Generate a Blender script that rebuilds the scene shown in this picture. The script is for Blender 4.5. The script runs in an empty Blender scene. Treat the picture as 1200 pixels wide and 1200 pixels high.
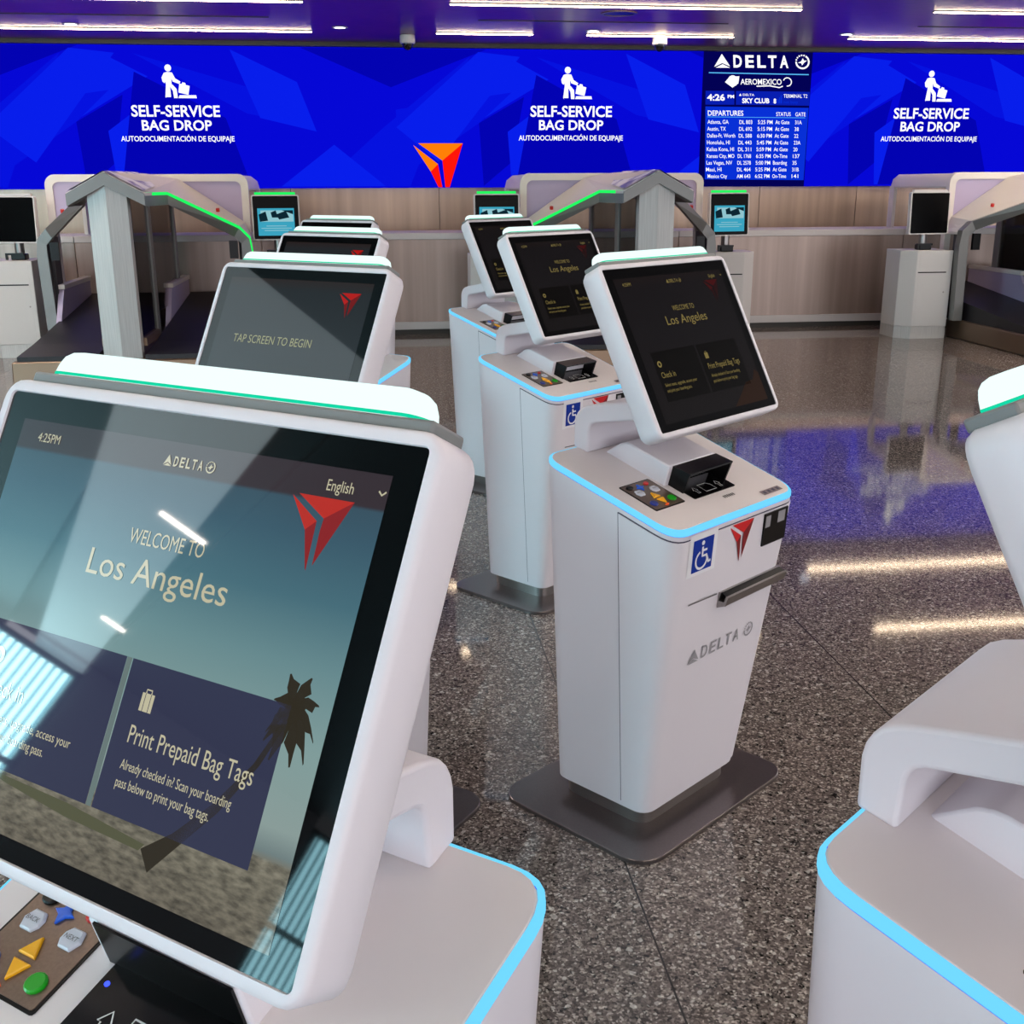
import bpy, math, random
from mathutils import Vector, Matrix
S = bpy.context.scene
COL = S.collection
random.seed(4)
# ------------------------------------------------------------------ camera, world, exposure
def make_camera():
    f, pitch, yaw, roll, h = 1285.4, math.radians(16.6215), math.radians(7.2486), math.radians(-.2108), 1.6341
    fw = Vector((math.sin(yaw)*math.cos(pitch), math.cos(yaw)*math.cos(pitch), -math.sin(pitch)))
    r = Vector((math.cos(yaw), -math.sin(yaw), 0)); u = r.cross(fw)
    r, u = math.cos(roll)*r+math.sin(roll)*u, math.cos(roll)*u-math.sin(roll)*r
    cd = bpy.data.cameras.new('camera'); cd.sensor_width = 36; cd.lens = 36*f/1200; cd.clip_start = .02; cd.clip_end = 200
    co = bpy.data.objects.new('camera', cd); COL.objects.link(co)
    M = Matrix.Identity(4)
    for i in range(3):
        M[i][0], M[i][1], M[i][2] = r[i], u[i], -fw[i]
    M[2][3] = h
    co.matrix_world = M
    S.camera = co
make_camera()
W = bpy.data.worlds.new('world'); S.world = W; W.use_nodes = True
bg = W.node_tree.nodes['Background']; bg.inputs[0].default_value = (.93, .94, 1, 1); bg.inputs[1].default_value = 2.6
S.view_settings.view_transform = 'Standard'; S.view_settings.look = 'None'
S.view_settings.exposure = 0.0; S.view_settings.gamma = 1; S.view_settings.use_curve_mapping = False
STRIP = 34.0       # ceiling strips by the video wall
ROOMLAMP = 50.0    # unseen ceiling strips added over the near kiosks
LED = 1.0          # video wall brightness

# ------------------------------------------------------------------ helpers
def lin(r, g, b):
    f = lambda c: (c/255/12.92) if c/255 <= .04045 else ((c/255+.055)/1.055)**2.4
    return (f(r), f(g), f(b), 1)
def mat(name, rgb=(200, 200, 200), rough=.5, metal=0., emit=None, es=1., spec=.5, coat=0., noise=0., nscale=40, bump=0., stretch=None):
    m = bpy.data.materials.new(name); m.use_nodes = True
    nt = m.node_tree; b = nt.nodes['Principled BSDF']
    b.inputs['Base Color'].default_value = lin(*rgb); b.inputs['Roughness'].default_value = rough
    b.inputs['Metallic'].default_value = metal; b.inputs['Specular IOR Level'].default_value = spec
    b.inputs['Coat Weight'].default_value = coat; b.inputs['Coat Roughness'].default_value = .1
    if emit:
        b.inputs['Emission Color'].default_value = lin(*emit); b.inputs['Emission Strength'].default_value = es
    if noise or bump:
        tc = nt.nodes.new('ShaderNodeTexCoord'); mp = nt.nodes.new('ShaderNodeMapping'); n = nt.nodes.new('ShaderNodeTexNoise')
        n.inputs['Scale'].default_value = nscale; n.inputs['Detail'].default_value = 4
        if stretch: mp.inputs['Scale'].default_value = stretch
        nt.links.new(tc.outputs['Object'], mp.inputs[0]); nt.links.new(mp.outputs[0], n.inputs['Vector'])
        if noise:
            cr = nt.nodes.new('ShaderNodeValToRGB'); c = lin(*rgb)
            cr.color_ramp.elements[0].position = .3; cr.color_ramp.elements[1].position = .7
            cr.color_ramp.elements[0].color = tuple(max(0, v*(1-noise)) for v in c[:3])+(1,)
            cr.color_ramp.elements[1].color = tuple(min(1, v*(1+noise)) for v in c[:3])+(1,)
            nt.links.new(n.outputs[0], cr.inputs[0]); nt.links.new(cr.outputs[0], b.inputs['Base Color'])
        if bump:
            bn = nt.nodes.new('ShaderNodeBump'); bn.inputs['Strength'].default_value = bump; bn.inputs['Distance'].default_value = .0006
            nt.links.new(n.outputs[0], bn.inputs['Height']); nt.links.new(bn.outputs[0], b.inputs['Normal'])
    return m
def emat(name, rgb, es=1.):     # lit pixels / lamps
    m = mat(name, (0, 0, 0), .4, emit=rgb, es=es, spec=.0); return m
def glassmat(name, tint, trans=.9, rough=.0):
    m = bpy.data.materials.new(name); m.use_nodes = True; nt = m.node_tree
    nt.nodes.remove(nt.nodes['Principled BSDF'])
    t = nt.nodes.new('ShaderNodeBsdfTransparent'); t.inputs[0].default_value = lin(*tint)
    g = nt.nodes.new('ShaderNodeBsdfGlossy'); g.inputs['Roughness'].default_value = rough
    fr = nt.nodes.new('ShaderNodeFresnel'); fr.inputs[0].default_value = 1.45
    mx = nt.nodes.new('ShaderNodeMixShader')
    nt.links.new(fr.outputs[0], mx.inputs[0]); nt.links.new(t.outputs[0], mx.inputs[1]); nt.links.new(g.outputs[0], mx.inputs[2])
    nt.links.new(mx.outputs[0], nt.nodes['Material Output'].inputs[0]); return m

class MB:
    def __init__(s): s.v = []; s.f = []; s.m = []
    def add(s, vs, fs, mi=0):
        o = len(s.v); s.v += [tuple(v) for v in vs]
        for f in fs: s.f.append(tuple(i+o for i in f)); s.m.append(mi)
        return s
    def box(s, x0, x1, y0, y1, z0, z1, mi=0):
        return s.add([(x0,y0,z0),(x1,y0,z0),(x1,y1,z0),(x0,y1,z0),(x0,y0,z1),(x1,y0,z1),(x1,y1,z1),(x0,y1,z1)],
              [(0,3,2,1),(4,5,6,7),(0,1,5,4),(1,2,6,5),(2,3,7,6),(3,0,4,7)], mi)
    def loft(s, loops, cap0=True, cap1=True, mi=0, closed=True):
        n = len(loops[0]); o = len(s.v)
        for L in loops: s.v += [tuple(p) for p in L]
        for k in range(len(loops)-1):
            for i in range(n if closed else n-1):
                j = (i+1) % n
                s.f.append((o+k*n+i, o+k*n+j, o+(k+1)*n+j, o+(k+1)*n+i)); s.m.append(mi)
        if cap0: s.f.append(tuple(o+i for i in reversed(range(n)))); s.m.append(mi)
        if cap1: s.f.append(tuple(o+(len(loops)-1)*n+i for i in range(n))); s.m.append(mi)
        return s
    def prism(s, poly, fn, a, b, mi=0):     # 2d polygon swept from fn(p,a) to fn(p,b)
        return s.loft([[fn(p, a) for p in poly], [fn(p, b) for p in poly]], mi=mi)
    def cyl(s, c, ax, r, h, n=20, r2=None, mi=0):
        ax = Vector(ax).normalized(); t = Vector((1,0,0)) if abs(ax.x) < .9 else Vector((0,1,0))
        u = ax.cross(t).normalized(); w = ax.cross(u); c = Vector(c); r2 = r if r2 is None else r2
        L = lambda rr, d: [c+ax*d+(u*math.cos(2*math.pi*i/n)+w*math.sin(2*math.pi*i/n))*rr for i in range(n)]
        return s.loft([L(r, 0), L(r2, h)], mi=mi)
    def bar(s, a, b, w, d, up=(0,0,1), mi=0):   # rectangular bar
        a = Vector(a); b = Vector(b); t = (b-a).normalized(); x = t.cross(Vector(up)).normalized(); y = x.cross(t)
        L = lambda p: [p-x*w/2-y*d/2, p+x*w/2-y*d/2, p+x*w/2+y*d/2, p-x*w/2+y*d/2]
        return s.loft([L(a), L(b)], mi=mi)
    def path(s, pts, w, d, up=(0,1,0), mi=0):   # mitred bar through points; up is the width direction
        pts = [Vector(p) for p in pts]; up = Vector(up); loops = []
        for i, p in enumerate(pts):
            t0 = (p-pts[i-1]).normalized() if i else (pts[1]-p).normalized()
            t1 = (pts[i+1]-p).normalized() if i < len(pts)-1 else t0
            t = (t0+t1).normalized(); n = up.cross(t).normalized(); k = 1/max(.5, n.dot(up.cross(t0).normalized()))
            loops.append([p-up*w/2-n*d/2*k, p+up*w/2-n*d/2*k, p+up*w/2+n*d/2*k, p-up*w/2+n*d/2*k])
        return s.loft(loops, mi=mi)
    def poly(s, pts, mi=0): return s.add(pts, [tuple(range(len(pts)))], mi)
    def build(s, name, mats, parent=None, smooth=False, bevel=0, seg=2, loc=None):
        me = bpy.data.meshes.new(name); me.from_pydata(s.v, [], s.f)
        mats = mats if isinstance(mats, (list, tuple)) else [mats]
        for m in mats: me.materials.append(m)
        for p, mi in zip(me.polygons, s.m): p.material_index = mi
        me.update()
        import bmesh
        bm = bmesh.new(); bm.from_mesh(me); bmesh.ops.recalc_face_normals(bm, faces=bm.faces) if smooth or bevel else None
        bm.to_mesh(me); bm.free()
        o = bpy.data.objects.new(name, me); COL.objects.link(o)
        if parent: o.parent = parent
        if loc: o.location = loc
        if bevel:
            b = o.modifiers.new('bevel', 'BEVEL'); b.width = bevel; b.segments = seg; b.limit_method = 'ANGLE'; b.angle_limit = math.radians(40)
            b.harden_normals = False
        if smooth or bevel:
            for p in me.polygons: p.use_smooth = True
            try: me.set_sharp_from_angle(angle=math.radians(40))
            except Exception: pass
        return o
def thing(name, label, cat, loc=(0,0,0), rz=0, group=None):
    o = bpy.data.objects.new(name, None); COL.objects.link(o); o.location = loc; o.rotation_euler = (0,0,rz); o.empty_display_size = .1
    return tag(o, label, cat, group)
def tag(o, label, cat, group=None):
    o['label'] = label; o['category'] = cat
    if group: o['group'] = group
    return o
def struct(o): o['kind'] = 'structure'; return o
_tc = {}
def text_mesh(t, bold=0.):
    k = (t, bold)
    if k not in _tc:
        c = bpy.data.curves.new('t', 'FONT'); c.body = t; c.resolution_u = 3; c.offset = bold
        o = bpy.data.objects.new('t', c); me = bpy.data.meshes.new_from_object(o)
        vs = [(v.co.x, v.co.y) for v in me.vertices]; fs = [tuple(p.vertices) for p in me.polygons]
        bpy.data.objects.remove(o); bpy.data.curves.remove(c); bpy.data.meshes.remove(me)
        xs = [v[0] for v in vs]; ys = [v[1] for v in vs]; x0, x1, y0, y1 = min(xs), max(xs), min(ys), max(ys)
        # cap height frame: baseline 0, top of tallest glyph
        _tc[k] = ([((x-x0)/(x1-x0), y/y1) for x, y in vs], fs)
    return _tc[k]
def text(mb, t, fn, x0, x1, y0, y1, mi=0, bold=0.):   # baseline y0, top y1
    vs, fs = text_mesh(t, bold)
    mb.add([fn(x0+(x1-x0)*u, y0+(y1-y0)*v) for u, v in vs], fs, mi); return mb
def stroke(mb, pts, w, fn, mi=0, closed=False):
    P = [Vector(p) for p in pts]; n = len(P); L = []
    for i, p in enumerate(P):
        a = P[i-1] if (i or closed) else p; b = P[(i+1) % n] if (i < n-1 or closed) else p
        t = (b-a).normalized(); nn = Vector((-t.y, t.x)); L.append((p+nn*w/2, p-nn*w/2))
    for i in range(n if closed else n-1):
        j = (i+1) % n
        mb.poly([fn(*L[i][0]), fn(*L[i][1]), fn(*L[j][1]), fn(*L[j][0])], mi)
    return mb
def disc(mb, cx, cy, r, fn, n=20, mi=0, ry=None):
    ry = r if ry is None else ry
    return mb.poly([fn(cx+r*math.cos(2*math.pi*i/n), cy+ry*math.sin(2*math.pi*i/n)) for i in range(n)], mi)
def ringpts(cx, cy, r, n=24, a0=0, a1=360):
    return [(cx+r*math.cos(math.radians(a0+(a1-a0)*i/n)), cy+r*math.sin(math.radians(a0+(a1-a0)*i/n))) for i in range(n+1)]
def rrect(x0, x1, y0, y1, r, n=5):
    P = []
    for cx, cy, a in ((x0+r, y0+r, 180), (x1-r, y0+r, 270), (x1-r, y1-r, 0), (x0+r, y1-r, 90)):
        for i in range(n+1):
            t = math.radians(a+90*i/n); P.append((cx+r*math.cos(t), cy+r*math.sin(t)))
    return P
def airline_mark(mb, fn, x0, x1, y0, y1, mi=0, bold=.02):   # triangle, spaced word, globe
    w = x1-x0; h = y1-y0
    X = lambda u: x0+u*w
    Y = lambda v: y0+v*h
    mb.poly([fn(X(0), Y(.0)), fn(X(.085), Y(.30)), fn(X(.165), Y(.05)), fn(X(.083), Y(1.0))], mi)
    mb.poly([fn(X(.015), Y(-.06)), fn(X(.165), Y(-.06)), fn(X(.088), Y(.22))], mi)
    for i, ch in enumerate('DELTA'):
        a = .20+i*.124+(0 if i < 3 else -.012)
        text(mb, ch, fn, X(a), X(a+.088), Y(0), Y(.92), mi, bold)
    stroke(mb, [(X(.92)+(px)*h*.5, Y(.45)+py*h*.5) for px, py in ringpts(0, 0, 1, 20, -170, 60)], h*.13, fn, mi)
    for k in range(7):
        a = math.radians(75+k*22)
        disc(mb, X(.92)+math.cos(a)*h*.5, Y(.45)+math.sin(a)*h*.5, h*.07, fn, 6, mi)
    mb.poly([fn(X(.92)+px*h*.36, Y(.45)+py*h*.36) for px, py in ((-1,-.2),(-.3,.1),(.1,.8),(.35,.25),(1,.3),(.3,-.25),(-.1,-.8),(-.25,-.3))], mi)
def widget(mb, fn, x0, x1, y0, y1, mis=(0, 1), cut=None):   # two-part folded triangle emblem, pointing down
    P = lambda u, v: fn(x0+(x1-x0)*u, y1-(y1-y0)*v)
    if cut is None:
        mb.poly([P(0, .03), P(.49, .33), P(.34, .47)], mis[0]); mb.poly([P(.34, .47), P(.49, .33), P(.52, 1.0), P(.50, .97)], mis[1])
        mb.poly([P(.10, 0), P(1, 0), P(.59, .28)], mis[0]); mb.poly([P(.59, .28), P(1, 0), P(.60, .92), P(.58, .45)], mis[1])
    else:
        mb.poly([P(0, .04), P(.49, .47), P(.34, .64)], mis[0]); mb.poly([P(.34, .64), P(.49, .47), P(.57, 1), P(.49, 1)], mis[1])
        mb.poly([P(.10, 0), P(1, 0), P(.58, .39)], mis[0]); mb.poly([P(.58, .39), P(1, 0), P(.72, 1), P(.63, 1)], mis[1])

# ------------------------------------------------------------------ materials
M = {}
M['white'] = mat('white_shell', (222, 217, 223), .38, bump=.12, nscale=900, spec=.4)
M['deck'] = mat('white_deck', (221, 213, 213), .33, bump=.08, nscale=900, spec=.4)
M['steel'] = mat('brushed_steel', (150, 145, 143), .3, .9, noise=.12, nscale=60, stretch=(1, 1, 40))
M['plate'] = mat('dark_steel_plate', (118, 110, 110), .28, .85, noise=.06, nscale=200)
M['blackgloss'] = mat('black_glass', (5, 5, 6), .03, spec=.75)
M['black'] = mat('black_plastic', (6, 5, 6), .3, spec=.25)
M['gap'] = mat('dark_gap', (70, 66, 84), .7)
M['strip'] = emat('blue_edge_light', (112, 212, 255), 1.08)
M['striphalo'] = emat('blue_edge_light_halo', (52, 84, 255), 1.0)  # deeper blue halo of the strip, put into a glowing lower band
M['toplight'] = emat('status_light', (232, 252, 250), 1.15)
M['tophalo'] = emat('status_light_halo', (20, 225, 175), .9)  # teal halo around the status light, put into an emissive colour
M['greycap'] = mat('grey_cap', (120, 122, 122), .45)
M['keyplate'] = mat('keypad_plate', (122, 104, 92), .32, .6, noise=.1, nscale=300)
for n, c in dict(red=(200, 30, 25), blue=(25, 95, 215), yellow=(250, 180, 5), green=(10, 160, 20), grey=(205, 208, 218), orange=(235, 90, 20), navy=(30, 50, 140)).items():
    M['key_'+n] = mat('key_'+n, c, .35)
M['signblue'] = mat('sticker_blue', (4, 48, 150), .4, spec=.2)
M['signwhite'] = mat('sticker_white', (232, 232, 236), .4)
M['red'] = mat('emblem_red', (205, 12, 22), .35); M['darkred'] = mat('emblem_dark_red', (122, 12, 22), .35)
M['silver'] = mat('silver_lettering', (150, 148, 152), .4)
M['greyprint'] = mat('grey_print', (95, 92, 92), .5)
M['whiteprint'] = mat('white_print', (215, 215, 215), .5)

# floor: terrazzo with fine joints
def terrazzo():
    m = bpy.data.materials.new('terrazzo'); m.use_nodes = True; nt = m.node_tree; b = nt.nodes['Principled BSDF']; L = nt.links.new
    tc = nt.nodes.new('ShaderNodeTexCoord')
    def cells(scale, stops, rnd=1.):
        v = nt.nodes.new('ShaderNodeTexVoronoi'); v.inputs['Scale'].default_value = scale; v.inputs['Randomness'].default_value = rnd
        L(tc.outputs['Object'], v.inputs['Vector'])
        sp = nt.nodes.new('ShaderNodeSeparateColor'); L(v.outputs['Color'], sp.inputs[0])
        cr = nt.nodes.new('ShaderNodeValToRGB'); cr.color_ramp.interpolation = 'CONSTANT'; e = cr.color_ramp.elements
        while len(e) < len(stops): e.new(.5)
        for el, (p, c) in zip(e, stops): el.position = p; el.color = lin(*c)
        L(sp.outputs[0], cr.inputs[0]); return cr, sp
    fine, _ = cells(185, [(0, (36, 32, 31)), (.26, (84, 76, 73)), (.5, (116, 106, 102)), (.74, (150, 139, 133)), (.9, (198, 188, 180)), (.97, (215, 208, 200))])
    big, sp = cells(95, [(0, (26, 23, 23)), (.12, (106, 96, 93)), (.9, (174, 163, 155)), (.97, (225, 220, 214))])
    mx = nt.nodes.new('ShaderNodeMix'); mx.data_type = 'RGBA'; mx.inputs[0].default_value = .42
    L(fine.outputs[0], mx.inputs[6]); L(big.outputs[0], mx.inputs[7])
    # joints every 1.02 m across X
    sx = nt.nodes.new('ShaderNodeSeparateXYZ'); L(tc.outputs['Object'], sx.inputs[0])
    def joint(sock, period, off, width):
        a = nt.nodes.new('ShaderNodeMath'); a.operation = 'ADD'; a.inputs[1].default_value = off; L(sock, a.inputs[0])
        d = nt.nodes.new('ShaderNodeMath'); d.operation = 'PINGPONG'; d.inputs[1].default_value = period/2; L(a.outputs[0], d.inputs[0])
        c = nt.nodes.new('ShaderNodeMath'); c.operation = 'LESS_THAN'; c.inputs[1].default_value = width/2; L(d.outputs[0], c.inputs[0]); return c
    j = joint(sx.outputs[0], 1.02, -1.6+102, .005)
    j2 = joint(sx.outputs[1], 6.1, -12.3+61, .006)
    mj = nt.nodes.new('ShaderNodeMath'); mj.operation = 'MAXIMUM'; L(j.outputs[0], mj.inputs[0]); L(j2.outputs[0], mj.inputs[1])
    m2 = nt.nodes.new('ShaderNodeMix'); m2.data_type = 'RGBA'; L(mj.outputs[0], m2.inputs[0]); L(mx.outputs[2], m2.inputs[6]); m2.inputs[7].default_value = lin(40, 37, 37)
    L(m2.outputs[2], b.inputs['Base Color'])
    n = nt.nodes.new('ShaderNodeTexNoise'); n.inputs['Scale'].default_value = 120; L(tc.outputs['Object'], n.inputs['Vector'])
    mr = nt.nodes.new('ShaderNodeMapRange'); mr.inputs[3].default_value = .03; mr.inputs[4].default_value = .085; L(n.outputs[0], mr.inputs[0]); L(mr.outputs[0], b.inputs['Roughness'])
    bp = nt.nodes.new('ShaderNodeBump'); bp.inputs['Strength'].default_value = .012; bp.inputs['Distance'].default_value = .001
    L(n.outputs[0], bp.inputs['Height']); L(bp.outputs[0], b.inputs['Normal'])
    b.inputs['Specular IOR Level'].default_value = .45
    return m
M['floor'] = terrazzo()
M['ceil'] = mat('purple_ceiling_laminate', (112, 44, 96), .3, .0, noise=.35, nscale=5, stretch=(1.2, 9, 1), spec=.3)
M['ceildark'] = mat('dark_ceiling_panel', (34, 30, 29), .5)
M['ceilgrey'] = mat('grey_ceiling_panel', (120, 122, 122), .6)
M['ceilglow'] = mat('pale_panel_added_glow', (215, 220, 222), .6, emit=(225, 240, 245), es=.9)  # pale ceiling panel with added glow, for screen reflections and key light
M['ceilbright'] = mat('bright_panel_added_glow', (215, 220, 222), .6, emit=(225, 240, 245), es=1.9)  # same panel, stronger added glow to mirror in the nearest screen
M['laminate'] = mat('brushed_bronze_laminate', (178, 156, 138), .3, .3, noise=.2, nscale=2.2, stretch=(3, 3, .12))
M['laminate_low'] = mat('brushed_taupe_laminate', (160, 142, 133), .3, .3, noise=.16, nscale=2.5, stretch=(4, 4, .1))
M['rail'] = mat('white_rail', (205, 202, 202), .35)
M['darktrim'] = mat('dark_trim', (52, 50, 46), .5)
M['bronze'] = mat('bronze_base', (128, 106, 88), .35, .7)
M['fixture'] = mat('grey_fixture', (170, 168, 168), .4)
M['lamp'] = emat('lamp_diffuser', (255, 226, 192), STRIP)
M['sidefill'] = emat('side_fill_diffuser', (255, 242, 230), 150.)  # for the strips added over the sides of the hall
M['roomlamp'] = emat('room_lamp_diffuser', (255, 240, 226), ROOMLAMP)
M['lampoff'] = emat('downlight_lens', (235, 240, 255), 6.)

# ------------------------------------------------------------------ setting
ZC = 3.23; YL = 14.07; YC = 12.63
fl = MB().box(-16, 18, -6, YL+.6, -.1, 0).build('floor', M['floor']); struct(fl)
ce = MB().box(-3.0, 18, 9.6, YL+.6, ZC, ZC+.12).build('ceiling', M['ceil']); struct(ce)
ce2 = MB().box(-3.0, 18, -5, 9.6, ZC, ZC+.12).build('ceiling', M['ceildark']); struct(ce2)
ce3 = MB()
y = -5.0
for i, (a, b, g) in enumerate([(-5, -2.2, 0), (-2.2, .58, 0), (.6, 1.28, 1), (1.3, 1.98, 0), (2.0, 4.6, 1), (4.62, 9.6, 0)]):
    m_ = MB()
    if a == .6: m_.loft([[(-9.2, .56, z), (-3.0, .76, z), (-3.0, 1.46, z), (-9.2, 1.0, z)] for z in (ZC+.006, ZC+.12)])
    else: m_.box(-9.2, -3.0, a, b-.012, ZC+.01, ZC+.12)
    o = m_.build('ceiling', M['ceilbright'] if a == .6 else M['ceilglow'] if g else M['ceildark']); struct(o)
o = MB().box(-9.2, -3.0, 9.6, YL+.6, ZC, ZC+.12).build('ceiling', M['ceil']); struct(o)
o = MB().box(-9.2, -3.0, -5, 9.6, ZC+.11, ZC+.2).build('ceiling', M['ceildark']); struct(o)
# back wall panels: narrow vertical sheets with thin seams
bw = MB(); x = -9.0
seams = [-9, -6.3, -4.7, -2.6, -.9, .9, 2.2, 3.6, 5.0, 6.3, 7.6, 9.5, 12, 15, 18]
for a, b in zip(seams[:-1], seams[1:]): bw.box(a+.004, b-.004, YL+.02, YL+.1, 0, ZC)
bw.box(-9.2, 18, YL+.09, YL+.14, 0, ZC)
struct(bw.build('wall_back', M['laminate']))
struct(MB().box(-9.2, 18, YL-.14, YL+.02, 3.185, ZC).build('trim_1', M['darktrim']))
# left wall: glazed bays with upright blinds, seen only as a reflection in the screens
M['wallgrey'] = mat('grey_wall', (105, 108, 112), .6)
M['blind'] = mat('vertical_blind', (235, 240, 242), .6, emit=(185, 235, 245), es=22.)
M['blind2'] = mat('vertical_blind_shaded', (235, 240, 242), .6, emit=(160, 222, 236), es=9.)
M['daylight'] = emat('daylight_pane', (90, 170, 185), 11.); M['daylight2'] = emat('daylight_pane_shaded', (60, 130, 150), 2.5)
M['mullion'] = mat('dark_mullion', (30, 34, 36), .5)
lw = MB(); XW = -8.6
lw.box(XW-.12, XW, -1.75, .56, 0, ZC+.2); lw.box(XW-.12, XW, -6, -5.6, 0, ZC+.2); lw.box(XW-.12, XW, 3.2, YL, 0, ZC+.2)
lw.box(XW-.12, XW, -5.6, -1.75, 0, .3); lw.box(XW-.12, XW, .56, 3.2, 0, .3)
struct(lw.build('wall_left', M['wallgrey']))
for wi, (a, b) in enumerate(((-5.6, -1.75), (.56, 3.2))):
    w = MB(); yy = a+.02
    while yy < b-.05:
        w.box(XW-.06, XW-.05, yy, yy+.042, .3, 3.12); yy += .072
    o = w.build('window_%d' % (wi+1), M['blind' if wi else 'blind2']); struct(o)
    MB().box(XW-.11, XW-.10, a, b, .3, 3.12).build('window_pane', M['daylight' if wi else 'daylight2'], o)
    f = MB()
    for z in (.3, 1.35, 2.3, 3.12): f.box(XW-.04, XW, a, b, z-.025, z+.025)
    for yv in (a+.03, (a+b)/2, b-.03): f.box(XW-.04, XW, yv-.03, yv+.03, .3, 3.15)
    f.build('window_frame', M['mullion'], o)

# ceiling strip lights
def strip(x0, x1, y, lbl, m='lamp', grp='linear lights in the purple ceiling'):
    t = thing('ceiling_strip_light', lbl, 'ceiling light', ((x0+x1)/2, y, ZC), 0, grp); h = (x1-x0)/2
    MB().box(-h, h, -.032, .032, -.010, .0).build('housing', M['fixture'], t)
    MB().box(-h+.01, h-.01, -.022, .022, -.016, -.0095).build('diffuser', M[m], t)
strip(-6.0, -.5, 12.98, 'long warm white ceiling strip nearest the video wall, at far left')
strip(.83, 1.91, 12.98, 'short warm white ceiling strip just left of the second dome camera')
strip(2.5, 4.2, 12.98, 'warm white ceiling strip passing behind the right dome camera')
strip(5.55, 9.0, 12.98, 'ceiling strip at right, on the row nearest the video wall')
strip(-3.9, -.49, 10.95, 'ceiling strip at the top left edge of the photo')
strip(.83, 4.2, 10.95, 'ceiling strip at the top middle, above the dome cameras')
strip(5.53, 8.9, 10.95, 'ceiling strip at the top right edge of the photo')
for r_, yy in enumerate((4.45, 2.6, .7, -1.4)):  # unseen lamp rows added to light the kiosks, set clear of floor reflections
    for k in range(3):
        x0 = -2.1 if k == 0 else .83+4.7*(k-1); x1 = -.5 if k == 0 else x0+3.37
        strip(x0, x1, yy, 'unseen ceiling strip light, added above the kiosks to light them', 'roomlamp', grp='added strip lights above the kiosks')
for yy in (8.4, 9.35):  # unseen lamps added to brighten the bag drops and rear of the hall
    for x0, x1 in ((-8.2, -3.3), (6.5, 11.5), (11.8, 16.5)): strip(x0, x1, yy, 'unseen ceiling strip light, added over the side of the hall to light the rear', 'sidefill', grp='added strip lights over the sides of the hall')
for xx, ya, yb in ((-4.95, .62, .9), (-7.2, .58, .76)):
    t = thing('short_strip_light', 'short white ceiling light mirrored in the nearest kiosk screen', 'ceiling light', (xx, (ya+yb)/2, ZC+.01), 0, 'short lights on the grey ceiling')
    MB().box(-.03, .03, (ya-yb)/2-.01, (yb-ya)/2+.01, -.008, 0).build('housing', M['fixture'], t)
    MB().box(-.02, .02, (ya-yb)/2, (yb-ya)/2, -.014, -.0075).build('diffuser', M['roomlamp'], t)
for i, (a, b) in enumerate(((-3.5, -.88), (1.2, 3.81), (5.9, 8.5))):
    struct(MB().box(a, b, 11.985, 12.015, ZC-.006, ZC).build('trim_%d' % (i+2), M['darktrim']))
def ring(z0, z1, r0, r1, n=24):
    m = MB(); L = []
    for z, r in ((z1, r1), (z0, r1), (z0, r0), (z1, r0)):
        L.append([(r*math.cos(2*math.pi*i/n), r*math.sin(2*math.pi*i/n), z) for i in range(n)])
    return m.loft(L, False, False)
for x, where in ((-2.93, 'above the left bag drop sign'), (-.2, 'left of the first dome camera'), (2.52, 'left of the second dome camera'), (5.4, 'right of the departures board')):
    t = thing('recessed_downlight', 'small round ceiling downlight '+where, 'ceiling light', (x, 12.68, ZC), 0, 'small round downlights')
    ring(-.006, 0, .06, .085).build('trim_ring', M['fixture'], t); MB().cyl((0, 0, -.004), (0, 0, 1), .06, .003).build('lens', M['lampoff'], t)
t = thing('ceiling_speaker', 'dark round speaker recessed in the purple ceiling, above the middle sign', 'speaker', (2.52, 11.41, ZC))
ring(-.008, 0, .15, .18).build('trim_ring', M['bronze'], t); MB().cyl((0, 0, -.004), (0, 0, 1), .15, .003).build('grille', M['black'], t)
def dome(x, y, lbl):
    t = thing('dome_camera', lbl, 'camera', (x, y, ZC), 0, 'dome cameras on the ceiling')
    MB().cyl((0, 0, 0), (0, 0, -1), .085, .09, 24).build('housing', M['rail'], t, bevel=.01)
    L = []
    for k in range(6):
        a = math.radians(90*k/5.2); L.append([(.062*math.cos(a)*math.cos(2*math.pi*i/20), .062*math.cos(a)*math.sin(2*math.pi*i/20), -.09-.07*math.sin(a)) for i in range(20)])
    MB().loft(L).build('dome', M['blackgloss'], t, smooth=True)
dome(.53, 13.22, 'white dome camera on the ceiling, left of the middle bag drop sign')
dome(3.37, 13.09, 'white dome camera on the ceiling, left of the departures board')

# ------------------------------------------------------------------ video wall
def ledmat(name, rgb, es=LED): return emat(name, rgb, es)
M['led'] = ledmat('led_blue', (6, 8, 214)); M['led2'] = ledmat('led_blue_light', (8, 30, 236)); M['led3'] = ledmat('led_blue_dark', (3, 3, 178)); M['led4'] = ledmat('led_blue_mid', (6, 18, 224))
M['ledwhite'] = ledmat('led_white', (255, 255, 255), 1.15); M['ledor'] = ledmat('led_orange', (255, 128, 8)); M['ledred'] = ledmat('led_red', (255, 22, 10))
M['navy'] = ledmat('led_navy', (3, 2, 84)); M['panelblue'] = ledmat('led_panel_blue', (8, 30, 176)); M['panelblue2'] = ledmat('led_panel_blue_low', (8, 48, 214)); M['ledcyan'] = ledmat('led_cyan', (90, 190, 255))
vw = thing('video_wall', 'long blue video wall with bag drop signs running along the back wall', 'display', (0, YL, 1.6))
VZ = 1.6
def fnw(d): return lambda x, z: (x, -d, z-VZ)
MB().box(-9, 18, -.03, .015, 0, 1.6).build('display_panel', M['led'], vw)
fac = MB(); f0 = fnw(.0305)
def fpoly(pts, mi, d=0): fac.poly([(x, -.0305-d, z-VZ) for x, z in pts], mi)
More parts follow.
